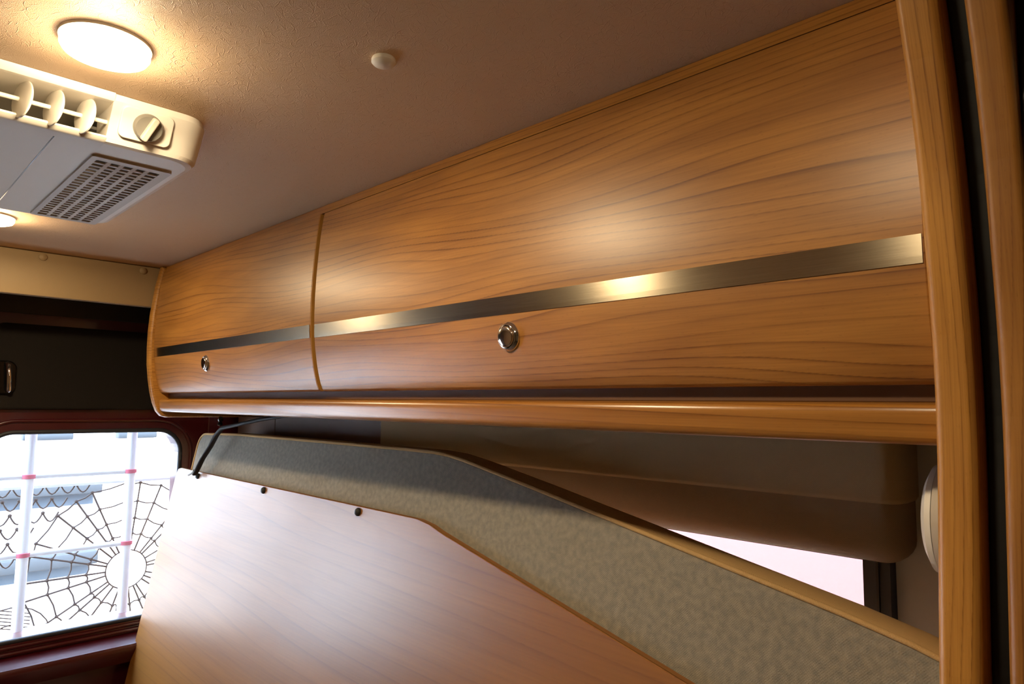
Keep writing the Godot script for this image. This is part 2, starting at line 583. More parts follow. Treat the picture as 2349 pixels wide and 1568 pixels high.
func shell() -> void:
	var mb := MB.new()
	box(mb, Vector3(-2.455, CEIL, -1.107), Vector3(1.30, CEIL + 0.08, 1.02), 0.002)
	var c := struct("ceiling", "beige vinyl van ceiling with fine creased grain")
	part("lining", mb, M.vinyl, c)
	mb = MB.new()
	box(mb, Vector3(-2.455, -0.08, -1.107), Vector3(1.30, 0.0, 1.02), 0.002)
	part("boards", mb, M.floor, struct("floor"))
	mb = MB.new()
	box(mb, Vector3(1.22, 0.0, -1.107), Vector3(1.30, CEIL, 1.02), 0.002)
	part("lining", mb, M.cream, struct("wall_front"))
	mb = MB.new()
	box(mb, Vector3(-2.455, 0.0, 0.94), Vector3(1.22, CEIL, 1.02), 0.002)
	part("lining", mb, M.cream, struct("wall_right"))
	# rear header and sill round the doors
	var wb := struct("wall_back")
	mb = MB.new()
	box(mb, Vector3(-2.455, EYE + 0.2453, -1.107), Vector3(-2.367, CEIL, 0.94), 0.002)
	part("header", mb, M.black, wb)  # coloured black, adding to the shade in the gap above the doors
	mb = MB.new()
	box(mb, Vector3(-2.455, 0.0, -1.107), Vector3(-2.367, 0.3048, 0.94), 0.002)
	part("sill", mb, M.black, wb)
	mb = MB.new()
	box(mb, Vector3(-2.455, 0.30, -1.107), Vector3(-2.367, EYE + 0.25, -0.9093), 0.002)
	box(mb, Vector3(-2.455, 0.30, 0.6706), Vector3(-2.367, EYE + 0.25, 0.94), 0.002)
	part("pillar", mb, M.red, wb)

func rear_door(called: String, z0: float, z1: float, w0: float, w1: float, win: String) -> void:
	var y0 := 0.305
	var y1 := EYE + 0.2452
	var b0 := EYE - 0.6694
	var b1 := EYE - 0.0982
	var inner := round_rect(w0, b0, w1, b1, 0.07, 8)
	var outer := round_rect(z0, y0, z1, y1, 0.004, 8)
	var d := struct(called, "dark red painted rear door leaf with rounded window")
	var mb := MB.new()
	plate(mb, frame_x(), inner, outer, -2.4413, -2.3707)
	part("leaf", mb, M.red, d)
	# pressed bead round the window, and the rounded lip
	mb = MB.new()
	var path := []
	for p in round_rect(w0 - 0.036, b0 - 0.02, w1 + 0.036, b1 + 0.036, 0.1085, 10):
		path.append(Vector3(-2.3707, p.y, p.x))
	tube(mb, path, 0.006, 8, true)
	part("bead", mb, M.red, d)
	mb = MB.new()
	path = []
	for p in round_rect(w0 - 0.004, b0 - 0.004, w1 + 0.004, b1 + 0.004, 0.072, 10):
		path.append(Vector3(-2.3740, p.y, p.x))
	tube(mb, path, 0.007, 8, true)
	part("seal", mb, M.rubber, d, "black rubber window seal")
	# ledge and swage line below the window
	mb = MB.new()
	var sect := PackedVector2Array([Vector2(-2.3761, b0 - 0.1248), Vector2(-2.3165, b0 - 0.1139), Vector2(-2.2948, b0 - 0.075), Vector2(-2.2948, b0 - 0.064), Vector2(-2.2991, b0 - 0.058), Vector2(-2.3653, b0 - 0.047), Vector2(-2.3761, b0 - 0.042)])
	extrude(mb, frame_z(), sect, z0 + 0.02, z1 - 0.02, 0.004)
	part("ledge", mb, M.red, d)
	mb = MB.new()
	tube(mb, [Vector3(-2.3675, b0 - 0.036, z0 + 0.02), Vector3(-2.3675, b0 - 0.036, z1 - 0.02)], 0.006, 8)
	part("swage", mb, M.red, d)
	# carpeted trim panel above the window
	mb = MB.new()
	extrude(mb, frame_x(), round_rect(z0 + 0.03, EYE - 0.0293, z1 - 0.07, EYE + 0.2148, 0.035, 6), -2.3696, -2.3523, 0.006)
	part("trim_panel", mb, M.carpet, d, "dark grey carpeted trim panel")
	var w := struct(win, "rounded rear door window pane")
	mb = MB.new()
	extrude(mb, frame_x(), round_rect(w0 - 0.003, b0 - 0.003, w1 + 0.003, b1 + 0.003, 0.072, 8), -2.4087, -2.4044)
	part("pane", mb, M.glass, w)

func rear_doors() -> void:
	rear_door("door_1", -0.9092, -0.2300, -0.8203, -0.3071, "window_1")
	rear_door("door_2", -0.2299, 0.6705, -0.1486, 0.3255, "window_2")
	# latch on the visible leaf
	var o := thing("door_latch", "chrome pull latch on the dark trim panel of the red rear door", "latch")
	o.position = Vector3(-2.3512, EYE + 0.0618, -0.3298)
	var mb := MB.new()
	extrude(mb, frame_x(), round_rect(-0.034, -0.048, 0.030, 0.045, 0.022, 6), -0.001, 0.010, 0.004)
	part("plate", mb, M.gloss_black, o)
	mb = MB.new()
	tube(mb, [Vector3(0.012, -0.040, -0.018), Vector3(0.026, -0.034, -0.016), Vector3(0.030, 0.0, -0.014), Vector3(0.026, 0.030, -0.012), Vector3(0.012, 0.036, -0.010)], 0.007, 10)
	part("pull", mb, M.chrome, o)
	# cream board across the rear, under the ceiling
	o = thing("rear_header_board", "cream fabric covered board running under the ceiling above the rear doors", "board")
	mb = MB.new()
	box(mb, Vector3(-2.11, EYE + 0.264, -1.025), Vector3(-2.086, CEIL - 0.001, 0.92), 0.004)
	part("board", mb, M.cream, o)
	for z in [-0.598, -0.36, -0.11, 0.14, 0.39]:
		mb = MB.new()
		lathe_at(mb, Vector3(-2.0865, EYE + (0.366 if z > -0.5 else 0.365), z), Vector3(1, 0, 0), [Vector2(0.0095, 0.0), Vector2(0.0095, 0.003), Vector2(0.007, 0.0055), Vector2(0.0, 0.0065)], 20)
		part("screw_cap", mb, M.cream, o)

func side_window() -> void:
	# wall_left with the window opening under the side pelmet
	var w := struct("wall_left", "grey side wall round the side window")
	var inner := round_rect(-1.4105, EYE - 0.6727, -0.2995, EYE - 0.1085, 0.004, 3)
	var outer := round_rect(-2.3653, 0.0, 1.22, CEIL, 0.003, 3)
	var mb := MB.new()
	plate(mb, frame_z(), inner, outer, -1.1067, -1.0307)
	part("lining", mb, M.grey_wall, w)
	var win := struct("window_3", "side window with a black frame")
	mb = MB.new()
	plate(mb, frame_z(), round_rect(-1.3780, EYE - 0.6401, -0.3342, EYE - 0.1411, 0.012, 3), round_rect(-1.4094, EYE - 0.6716, -0.3005, EYE - 0.1096, 0.003, 3), -1.0687, -1.0091)
	part("frame", mb, M.rubber, win)
	mb = MB.new()
	plate(mb, frame_z(), round_rect(-1.3953, EYE - 0.6575, -0.3168, EYE - 0.1237, 0.010, 3), round_rect(-1.3986, EYE - 0.6608, -0.3136, EYE - 0.1204, 0.010, 3), -1.0112, -1.0047)
	part("seal", mb, M.black, win)
	mb = MB.new()
	box(mb, Vector3(-1.3801, EYE - 0.6423, -1.0503), Vector3(-0.3320, EYE - 0.1389, -1.0459), 0.0005)
	part("pane", mb, M.glass, win)

# door face seen in section: (z, y - EYE)
const FACE := [Vector2(-0.660, 0.016), Vector2(-0.654, 0.026), Vector2(-0.648, 0.042), Vector2(-0.642, 0.067), Vector2(-0.637, 0.095), Vector2(-0.634, 0.125), Vector2(-0.632, 0.16), Vector2(-0.632, 0.20), Vector2(-0.6335, 0.24), Vector2(-0.6360, 0.28), Vector2(-0.6395, 0.32), Vector2(-0.6435, 0.35), Vector2(-0.6475, 0.372)]

func face_z(y: float) -> float:
	for i in FACE.size() - 1:
		if y <= FACE[i + 1].y:
			return lerpf(FACE[i].x, FACE[i + 1].x, (y - FACE[i].y) / (FACE[i + 1].y - FACE[i].y))
	return FACE[FACE.size() - 1].x

func face_section(y0: float, y1: float, front: float, back: float, n := 26) -> PackedVector2Array:
	var p := PackedVector2Array()
	for e in [[-0.0095, -0.0042], [-0.0060, -0.0036], [-0.0030, -0.0024], [-0.0010, -0.0011]]:
		p.append(Vector2(face_z(y0) + front + e[0], y0 + e[1] + EYE))
	for i in n + 1:
		var y := lerpf(y0, y1, float(i) / n)
		p.append(Vector2(face_z(y) + front, y + EYE))
	for i in n + 1:
		var y := lerpf(y1, y0, float(i) / n)
		p.append(Vector2(face_z(y) - back, y + EYE))
	return p

func locker() -> void:
	var o := thing("overhead_locker", "long curved overhead locker of cherry-coloured wood with two doors under the ceiling", "cabinet")
	var mb := MB.new()
	# two lift-up doors
	var spans := [[-2.055, -1.172, 0.004, M.door_two, -1.683], [-1.166, -0.152, 0.0, M.door, -0.648]]
	for s in spans:
		mb = MB.new()
		var sec := face_section(0.025, 0.362, s[2], 0.018)
		extrude(mb, frame_x(), sec, s[0], s[1], 0.0015)
		var d := part("locker_door", mb, s[3], o)
		# brushed steel strip let into the face
		mb = MB.new()
		var n := 4
		for i in n:
			var ya := lerpf(0.121, 0.1455, float(i) / n)
			var yb := lerpf(0.121, 0.1455, float(i + 1) / n)
			var za: float = face_z(ya) + s[2] + 0.0011
			var zb: float = face_z(yb) + s[2] + 0.0011
			var nv := Vector3(0, -(zb - za), yb - ya).normalized()
			var a := Vector3(s[0] + 0.0025, ya + EYE, za)
			var b := Vector3(s[1] - 0.0025, ya + EYE, za)
			var c := Vector3(s[1] - 0.0025, yb + EYE, zb)
			var e := Vector3(s[0] + 0.0025, yb + EYE, zb)
			mb.quad(a, b, c, e, nv, nv, nv, nv, Vector2(a.x, a.y), Vector2(b.x, b.y), Vector2(c.x, c.y), Vector2(e.x, e.y))
		var rim_lo := Vector3(0, EYE + 0.121, face_z(0.121) + s[2])
		var rim_hi := Vector3(0, EYE + 0.1455, face_z(0.1455) + s[2])
		mb.flat(Vector3(s[0] + 0.0025, rim_lo.y, rim_lo.z - 0.002), Vector3(s[1] - 0.0025, rim_lo.y, rim_lo.z - 0.002), Vector3(s[1] - 0.0025, rim_lo.y, rim_lo.z + 0.0011), Vector3(s[0] + 0.0025, rim_lo.y, rim_lo.z + 0.0011), Vector3(0, -1, 0))
		mb.flat(Vector3(s[0] + 0.0025, rim_hi.y, rim_hi.z - 0.002), Vector3(s[1] - 0.0025, rim_hi.y, rim_hi.z - 0.002), Vector3(s[1] - 0.0025, rim_hi.y, rim_hi.z + 0.0011), Vector3(s[0] + 0.0025, rim_hi.y, rim_hi.z + 0.0011), Vector3(0, 1, 0))
		part("trim_strip", mb, M.steel, d, "brushed steel strip")
		# push-button catch
		var ky := 0.091
		var tilt := Vector3(0, -0.10, 1).normalized()
		var kc := Vector3(s[4], EYE + ky, face_z(ky) + s[2] - 0.001)
		mb = MB.new()
		lathe_at(mb, kc, tilt, [Vector2(0.0200, 0.0), Vector2(0.0203, 0.0015), Vector2(0.0195, 0.0032), Vector2(0.0178, 0.0045), Vector2(0.0168, 0.0062), Vector2(0.0158, 0.0066), Vector2(0.0150, 0.0058), Vector2(0.0147, 0.003)], 44)
		part("catch_ring", mb, M.chrome, d, "chrome ring of the push catch")
		mb = MB.new()
		lathe_at(mb, kc, tilt, [Vector2(0.0142, 0.002), Vector2(0.0142, 0.0072), Vector2(0.0136, 0.0084), Vector2(0.0120, 0.0091), Vector2(0.007, 0.0096), Vector2(0.0, 0.0098)], 44)
		part("catch_button", mb, M.button, d, "polished push button")
	# edging on the left-hand door's visible edge
	mb = MB.new()
	extrude(mb, frame_x(), face_section(0.026, 0.361, 0.0035, 0.018), -1.1725, -1.1712)
	part("edge_banding", mb, M.gap_edge, o, "pale yellow edge banding in the gap between the doors")
	# carcass behind, top and bottom rails, end panel
	mb = MB.new()
	box(mb, Vector3(-2.055, EYE - 0.010, -1.025), Vector3(-0.152, EYE + 0.002, -0.675), 0.001)
	box(mb, Vector3(-2.055, EYE + 0.006, -0.69), Vector3(-0.152, EYE + 0.37, -0.675), 0.001)
	part("carcass", mb, M.carcass, o)
	mb = MB.new()
	extrude(mb, frame_x(), PackedVector2Array([Vector2(-0.672, EYE + 0.364), Vector2(-0.6475, EYE + 0.364), Vector2(-0.650, EYE + 0.3795), Vector2(-0.672, EYE + 0.3795)]), -2.055, -0.152, 0.001)
	part("top_rail", mb, M.rail, o)
	mb = MB.new()
	var rail := PackedVector2Array()
	for q in [Vector2(-0.690, 0.010), Vector2(-0.690, -0.029), Vector2(-0.662, -0.0305), Vector2(-0.658, -0.0298), Vector2(-0.6545, -0.0275), Vector2(-0.6522, -0.024), Vector2(-0.6515, -0.020), Vector2(-0.6500, -0.008), Vector2(-0.6498, -0.003), Vector2(-0.6505, 0.0005), Vector2(-0.6525, 0.0030), Vector2(-0.656, 0.0042), Vector2(-0.674, 0.0055)]:
		rail.append(Vector2(q.x, q.y + EYE))
	extrude(mb, frame_x(), rail, -2.055, -0.152, 0.001)
	part("bottom_rail", mb, M.rail, o)
	mb = MB.new()
	var outl := PackedVector2Array()
	for p in [Vector2(-1.025, 0.3795), Vector2(-0.640, 0.3795), Vector2(-0.629, 0.322), Vector2(-0.620, 0.245), Vector2(-0.617, 0.19), Vector2(-0.617, 0.145), Vector2(-0.619, 0.10), Vector2(-0.624, 0.059), Vector2(-0.630, 0.025), Vector2(-0.638, -0.006), Vector2(-0.648, -0.030), Vector2(-0.660, -0.043), Vector2(-0.676, -0.047), Vector2(-1.025, -0.047)]:
		outl.append(Vector2(p.x, p.y + EYE))
	outl = ccw(outl)
	var q := inset(outl, 0.006)
	var q2 := inset(outl, 0.002)
	rings(mb, frame_x(), [[q, -2.084], [q2, -2.082], [outl, -2.078], [outl, -2.062], [q2, -2.058], [q, -2.056]])
	part("end_panel", mb, M.post, o)

# front edge of the partition: (y - EYE, z)
const EDGE := [Vector2(-1.55, -0.60), Vector2(-0.60, -0.60), Vector2(-0.35, -0.597), Vector2(-0.21, -0.602), Vector2(-0.108, -0.616), Vector2(-0.022, -0.626), Vector2(0.05, -0.626), Vector2(0.12, -0.618), Vector2(0.194, -0.606), Vector2(0.262, -0.587), Vector2(0.326, -0.562), Vector2(0.379, -0.538)]

func edge_z(y: float) -> float:
	for i in EDGE.size() - 1:
		if y <= EDGE[i + 1].x:
			var a: Vector2 = EDGE[maxi(0, i - 1)]
			var d: Vector2 = EDGE[mini(EDGE.size() - 1, i + 2)]
			var t: float = (y - EDGE[i].x) / (EDGE[i + 1].x - EDGE[i].x)
			return cubic_interpolate(EDGE[i].y, EDGE[i + 1].y, a.y, d.y, t)
	return EDGE[EDGE.size() - 1].y

# a panel standing across the van with a full, rounded front edge that follows edge_z
func panel(called: String, x0: float, x1: float, dz: float, r: float, m: Material, o: Node3D) -> void:
	var mb := MB.new()
	var sect := PackedVector2Array()   # (x, how far behind the edge)
	sect.append(Vector2(x0, -0.30))
	for i in 7:
		var t := PI - i * PI / 12
		sect.append(Vector2(x0 + r + cos(t) * r, -r + sin(t) * r))
	for i in 7:
		var t := PI / 2 - i * PI / 12
		sect.append(Vector2(x1 - r + cos(t) * r, -r + sin(t) * r))
	sect.append(Vector2(x1, -0.30))
	sect.reverse()
	var rows := 60
	var e := edge_normals(ccw(sect))
	var s := ccw(sect)
	var per := PackedFloat32Array([0.0])
	for i in s.size():
		per.append(per[i] + s[i].distance_to(s[(i + 1) % s.size()]))
	for k in rows:
		var ya := lerpf(-0.9, 0.379, float(k) / rows)
		var yb := lerpf(-0.9, 0.379, float(k + 1) / rows)
		if k == 0:
			ya = -EYE + 0.001
		var za := edge_z(ya) + dz
		var zb := edge_z(yb) + dz
		for i in s.size():
			var j := (i + 1) % s.size()
			var p := e[(i - 1 + s.size()) % s.size()]
			var n := e[j]
			var n0 := (e[i] + p).normalized() if e[i].dot(p) > 0.8 else e[i]
			var n1 := (e[i] + n).normalized() if e[i].dot(n) > 0.8 else e[i]
			var sl := (zb - za) / (yb - ya)
			var N0 := Vector3(n0.x, -sl * n0.y, n0.y).normalized()
			var N1 := Vector3(n1.x, -sl * n1.y, n1.y).normalized()
			mb.quad(Vector3(s[i].x, ya + EYE, za + s[i].y), Vector3(s[j].x, ya + EYE, za + s[j].y), Vector3(s[j].x, yb + EYE, zb + s[j].y), Vector3(s[i].x, yb + EYE, zb + s[i].y), N0, N1, N1, N0,
				Vector2(ya, per[i]), Vector2(ya, per[i + 1]), Vector2(yb, per[i + 1]), Vector2(yb, per[i]))
	part(called, mb, m, o)

func partitions() -> void:
	var o := thing("partition_panel", "wooden partition panel with rounded front edge closing the locker's end", "panel")
	panel("panel", -0.150, -0.1215, 0.0, 0.007, M.post, o)
	o = thing("partition_strip", "dark recessed strip between the two wooden partition panels", "strip")
	panel("strip", -0.121, -0.1065, -0.03, 0.002, M.black, o)  # plain black strip set back between the two panels
	o = thing("partition_panel", "second wooden partition panel beyond the dark recessed strip", "panel")
	panel("panel", -0.106, -0.080, 0.0, 0.007, M.post_two, o)
	o = thing("wardrobe_door", "glossy black wardrobe door with a thin chrome strip beside the second partition", "door")
	var mb := MB.new()
	box(mb, Vector3(-0.0795, 0.002, -0.90), Vector3(0.40, CEIL - 0.002, -0.60), 0.006)
	part("leaf", mb, M.gloss_black, o)
	mb = MB.new()
	tube(mb, [Vector3(-0.066, 0.3, -0.599), Vector3(-0.066, CEIL - 0.02, -0.599)], 0.003, 8)
	part("chrome_strip", mb, M.chrome, o)

func bed() -> void:
	# board and mattress lean in one plane: along = up the slope, n = out of the face
	var lean := deg_to_rad(10.5)
	var up := Vector3(0, cos(lean), -sin(lean))
	var n := Vector3(0, sin(lean), cos(lean))
	var origin := Vector3(0, EYE - 0.2512, -0.7920)
	var f := Transform3D(Basis(Vector3(1, 0, 0), up, n), origin)
	var k := 1.0 / cos(lean)
	# outlines as (x, height above the origin along the slope)
	var P := PackedVector2Array()
	for p in [Vector2(-2.3151, -0.9052), Vector2(-0.1530, -0.9052), Vector2(-0.1530, -0.4096), Vector2(-0.9844, -0.2297), Vector2(-1.0127, -0.2218), Vector2(-1.0523, -0.2161), Vector2(-2.2857, -0.2116), Vector2(-2.3060, -0.2161), Vector2(-2.3151, -0.2320)]:
		P.append(Vector2(p.x, (p.y + 0.2512) * k))
	var b := thing("bed_board", "wood veneered board of the folded-up bed leaning below the locker", "board")
	b.transform = f
	var mb := MB.new()
	var p := ccw(P)
	rings(mb, Transform3D.IDENTITY, [[p, -0.016], [p, -0.0012], [inset(p, 0.0012), 0.0]], false, true, true)
	part("panel", mb, M.board, b)
	mb = MB.new()
	rings(mb, Transform3D.IDENTITY, [[inset(p, -0.0006), -0.0155], [inset(p, -0.0006), -0.0012]], false, false, false)
	part("edge_banding", mb, M.edge, b, "yellowish brown edge banding")
	for q in [Vector2(-2.1329, 0.0271), Vector2(-1.6916, 0.0271), Vector2(-1.2504, 0.0248)]:
		mb = MB.new()
		lathe_at(mb, Vector3(q.x, q.y, -0.001), Vector3(0, 0, 1), [Vector2(0.0085, 0.0), Vector2(0.0085, 0.004), Vector2(0.006, 0.0075), Vector2(0.0, 0.009)], 20)
		part("screw_cap", mb, M.dark_plastic, b, "black domed screw cap")
	# mattress behind the board
	var mt := thing("mattress", "grey beige fabric mattress standing behind the leaning bed board", "mattress")
	mt.transform = f
	var Q := PackedVector2Array()
	for i in 7:
		var t := PI - i * PI / 12
		Q.append(Vector2(-2.2065 + cos(t) * 0.045, (-0.1411 + 0.2512) * k + sin(t) * 0.045))
	for q in [Vector2(-1.9801, -0.0899), Vector2(-1.6973, -0.0889), Vector2(-1.3578, -0.0882), Vector2(-1.1315, -0.0882), Vector2(-1.0636, -0.0889), Vector2(-1.0184, -0.0917), Vector2(-0.9731, -0.0979), Vector2(-0.9278, -0.1058), Vector2(-0.7920, -0.1301), Vector2(-0.6224, -0.1618), Vector2(-0.4413, -0.1957), Vector2(-0.2941, -0.2229), Vector2(-0.2263, -0.2376), Vector2(-0.1867, -0.2489), Vector2(-0.1788, -0.2659), Vector2(-0.1788, -0.5657), Vector2(-0.1788, -0.9052), Vector2(-1.1315, -0.9052), Vector2(-2.2573, -0.9052), Vector2(-2.2573, -0.4526)]:
		Q.append(Vector2(q.x, (q.y + 0.2512) * k))
	Q = ccw(Q)
	var list := []
	var T := 0.0922
	for i in 13:
		var t := float(i) / 12
		list.append([inset(Q, 0.004 - 0.012 * pow(sin(PI * t), 0.7)), -0.0225 - T + t * T])
	mb = MB.new()
	rings(mb, Transform3D.IDENTITY, list, false, true, false, true)
	part("side_band", mb, M.knit, mt, "beige knitted side band")
	mb = MB.new()
	var front := inset(Q, 0.004)
	rings(mb, Transform3D.IDENTITY, [[front, -0.0225], [inset(Q, 0.006), -0.0207], [inset(Q, 0.012), -0.0200]], false, false, true)
	part("cover", mb, M.velour, mt, "grey velour cover")
	mb = MB.new()
	var path := []
	for q in inset(Q, 0.002):
		path.append(Vector3(q.x, q.y, -0.0212))
	tube(mb, path, 0.0035, 8, true)
	part("piping", mb, M.knit, mt, "thin beige piping along the edge")
	# the strap that holds the bed up
	var s := thing("retaining_strap", "black strap tied from the locker over the mattress to the board", "strap")
	mb = MB.new()
	var way := []
	for c in [Vector3(-1.6633, -0.0340, -0.8373), Vector3(-1.7652, -0.0475, -0.8090), Vector3(-1.8782, -0.0656, -0.7920), Vector3(-1.9405, -0.0746, -0.7841), Vector3(-1.9971, -0.0961, -0.7910), Vector3(-2.0367, -0.1301, -0.7915), Vector3(-2.0820, -0.1697, -0.7870), Vector3(-2.1069, -0.2014, -0.7836), Vector3(-2.1250, -0.2172, -0.7836)]:
		way.append(c + Vector3(0, EYE, 0))
	tube(mb, way, 0.0095, 8, false, 0.55)
	part("webbing", mb, M.webbing, s)
	mb = MB.new()
	lathe_at(mb, Vector3(-1.9484, EYE - 0.0521, -0.7808), Vector3(0.1085, -1, 0.1085), [Vector2(0.0, -0.010), Vector2(0.006, -0.008), Vector2(0.0075, 0.0), Vector2(0.004, 0.006), Vector2(0.007, 0.010), Vector2(0.007, 0.015), Vector2(0.0, 0.018)], 16)
	part("toggle", mb, M.gloss_black, s)
	mb = MB.new()
	tube(mb, [Vector3(-2.1669, EYE - 0.2218, -0.7808), Vector3(-2.1385, EYE - 0.2149, -0.7785), Vector3(-2.1181, EYE - 0.2059, -0.7785)], 0.004, 8)
	part("hook", mb, M.knob, s)
	# bench that carries the folded bed, below the picture
	o_bench()

func o_bench() -> void:
	var o := thing("bench_box", "wooden bench box under the folded bed", "bench")
	var mb := MB.new()
	box(mb, Vector3(-2.3327, 0.001, -1.0199), Vector3(-0.1649, EYE - 0.9353, -0.4557), 0.006)
	part("box", mb, M.carcass, o)

func pelmets() -> void:
	var o := thing("window_pelmet", "brown fabric pelmet with a stepped lower edge over the side window", "pelmet")
	var mb := MB.new()
	# plan outline (x, z) with rounded front corners
	var plan := func(x0: float, x1: float, zf: float, r: float) -> PackedVector2Array:
		var p := PackedVector2Array([Vector2(x0, -1.0297), Vector2(x1, -1.0297)])
		for i in 9:
			var t := i * PI / 16
			p.append(Vector2(x1 - r + cos(t) * r, zf - r + sin(t) * r))
		p.append(Vector2(x0, zf))
		return ccw(p)
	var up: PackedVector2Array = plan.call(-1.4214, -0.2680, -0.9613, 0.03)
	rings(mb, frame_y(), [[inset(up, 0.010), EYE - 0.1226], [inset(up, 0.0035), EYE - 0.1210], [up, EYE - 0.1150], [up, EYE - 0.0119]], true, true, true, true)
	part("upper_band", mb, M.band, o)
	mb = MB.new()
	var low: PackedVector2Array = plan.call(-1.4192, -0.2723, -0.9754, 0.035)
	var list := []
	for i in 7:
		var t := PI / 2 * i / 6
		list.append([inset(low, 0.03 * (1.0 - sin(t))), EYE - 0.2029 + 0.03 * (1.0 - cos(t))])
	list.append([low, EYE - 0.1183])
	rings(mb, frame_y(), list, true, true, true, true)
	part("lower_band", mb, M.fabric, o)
	o = thing("side_panel", "brown wooden panel under the locker beside the pelmet's end", "panel")
	mb = MB.new()
	box(mb, Vector3(-2.0520, EYE - 0.8680, -1.0297), Vector3(-1.4246, EYE - 0.0119, -0.9928), 0.004)
	box(mb, Vector3(-2.3300, EYE - 0.8680, -1.0297), Vector3(-2.0525, EYE - 0.0495, -0.9928), 0.004)
	part("panel", mb, M.dark_wood, o)

func air_unit() -> void:
	var o := thing("roof_air_conditioner", "cream plastic roof air unit with louvred vent, dial and intake grille", "air conditioner")
	var xe := -1.445      # far end
	var xb := -1.006      # back of the vent
	var zr := -0.342      # locker side
	var zv := -0.222      # end of the vent opening
	var zl := 0.26        # aisle side
	var yb := EYE + 0.326 # underside
	# front face leans: x at the ceiling and at the underside
	var xt := -0.926
	var xu := -0.958
	var front := func(y: float) -> float:
		return lerpf(xu, xt, clampf((y - yb) / (CEIL - yb), 0.0, 1.0))
	var mb := MB.new()
	# main body
	var back := func(inn: float) -> PackedVector2Array:
		var p := PackedVector2Array()
		for v in round_rect(xe + inn, zr + inn, xb + 0.2, zl - inn, 0.04, 8):
			p.append(Vector2(minf(v.x, xb), v.y))
		var q := PackedVector2Array()
		for v in p:
			if q.is_empty() or (q[q.size() - 1].distance_to(v) > 1e-5 and q[0].distance_to(v) > 1e-5):
				q.append(v)
		return ccw(q)
	rings(mb, frame_y(), [[back.call(0.010), yb], [back.call(0.004), yb + 0.0015], [back.call(0.0005), yb + 0.006], [back.call(0.0), CEIL - 0.0005]], true, false, true)
	# the hollow body is open towards the louvres
	var open := MB.new()
	for t in range(0, mb.V.size(), 3):
		if absf(mb.V[t].x - xb) + absf(mb.V[t + 1].x - xb) + absf(mb.V[t + 2].x - xb) > 1e-4 or mb.V[t].is_equal_approx(mb.V[t + 1]):
			for k in 3:
				open.V.append(mb.V[t + k])
				open.N.append(mb.N[t + k])
				open.U.append(mb.U[t + k])
	mb = open
	# underside with a real opening for the grille
	var gx0 := -1.425
	var gx1 := -1.018
	var gz0 := -0.322
	var gz1 := -0.222
	var o0 := Vector2(gx0 + 0.012, gz0 + 0.010)
	var o1 := Vector2(gx1 - 0.012, gz1 - 0.006)
	var whole: PackedVector2Array = back.call(0.010)
	for c in [[-2.0, o1.y, 0.0, 1.0], [-2.0, -1.0, 0.0, o0.y], [-2.0, o0.y, o0.x, o1.y], [o1.x, o0.y, 0.0, o1.y]]:
		var cut := PackedVector2Array([Vector2(c[0], c[1]), Vector2(c[2], c[1]), Vector2(c[2], c[3]), Vector2(c[0], c[3])])
		for piece in Geometry2D.intersect_polygons(whole, cut):
			var idx := Geometry2D.triangulate_polygon(piece)
			for t in range(0, idx.size(), 3):
				var dn := Vector3(0, -1, 0)
				mb.tri(Vector3(piece[idx[t]].x, yb, piece[idx[t]].y), Vector3(piece[idx[t + 1]].x, yb, piece[idx[t + 1]].y), Vector3(piece[idx[t + 2]].x, yb, piece[idx[t + 2]].y), dn, dn, dn, piece[idx[t]], piece[idx[t + 1]], piece[idx[t + 2]])
	# rounded corner block that carries the dial; its front edge bulges like the vent's lips
	var corner := func(inn: float, y: float) -> PackedVector2Array:
		var p := PackedVector2Array([Vector2(xb, zv), Vector2(front.call(y) - inn, zv)])
		var r := 0.034
		for i in 11:
			var t := -i * PI / 20
			p.append(Vector2(front.call(y) - inn - r + cos(t) * r, zr + inn + r + sin(t) * r))
		p.append(Vector2(xb, zr + inn))
		return ccw(p)
	rings(mb, frame_y(), [[corner.call(0.010, yb), yb], [corner.call(0.004, yb), yb + 0.0015], [corner.call(0.0005, yb), yb + 0.006], [corner.call(0.0, CEIL - 0.008), CEIL - 0.008], [corner.call(0.003, CEIL), CEIL - 0.0005]], true, true, true)
	var endb := func(y: float) -> PackedVector2Array:
		return ccw(PackedVector2Array([Vector2(xb, 0.21), Vector2(front.call(y), 0.21), Vector2(front.call(y) - 0.02, zl), Vector2(xb, zl)]))
	rings(mb, frame_y(), [[endb.call(yb), yb], [endb.call(CEIL), CEIL - 0.0005]], true)
	# lips above and below the opening
	var lip := PackedVector2Array([Vector2(xb, yb), Vector2(xu - 0.010, yb), Vector2(xu - 0.004, yb + 0.0012), Vector2(xu + 0.001, yb + 0.005), Vector2(xu - 0.001, yb + 0.008), Vector2(xb, yb + 0.006)])
	extrude(mb, frame_z(), lip, zv - 0.0005, 0.2105)
	lip = PackedVector2Array([Vector2(xb, CEIL - 0.0005), Vector2(xb, CEIL - 0.008), Vector2(xt - 0.010, CEIL - 0.0105), Vector2(xt - 0.005, CEIL - 0.0095), Vector2(xt - 0.002, CEIL - 0.006), Vector2(xt, CEIL - 0.0005)])
	extrude(mb, frame_z(), lip, zv - 0.0005, 0.2105)
	part("housing", mb, M.plastic, o)
	# louvre blades on a rod
	mb = MB.new()
	tube(mb, [Vector3(-0.958, EYE + 0.351, zv - 0.001), Vector3(-0.958, EYE + 0.351, 0.209)], 0.0028, 8)
	part("louvre_rod", mb, M.plastic, o)
	var zs := [-0.197, -0.164, -0.133, -0.100, -0.067, -0.034, 0.0, 0.034, 0.067, 0.1, 0.133, 0.166]
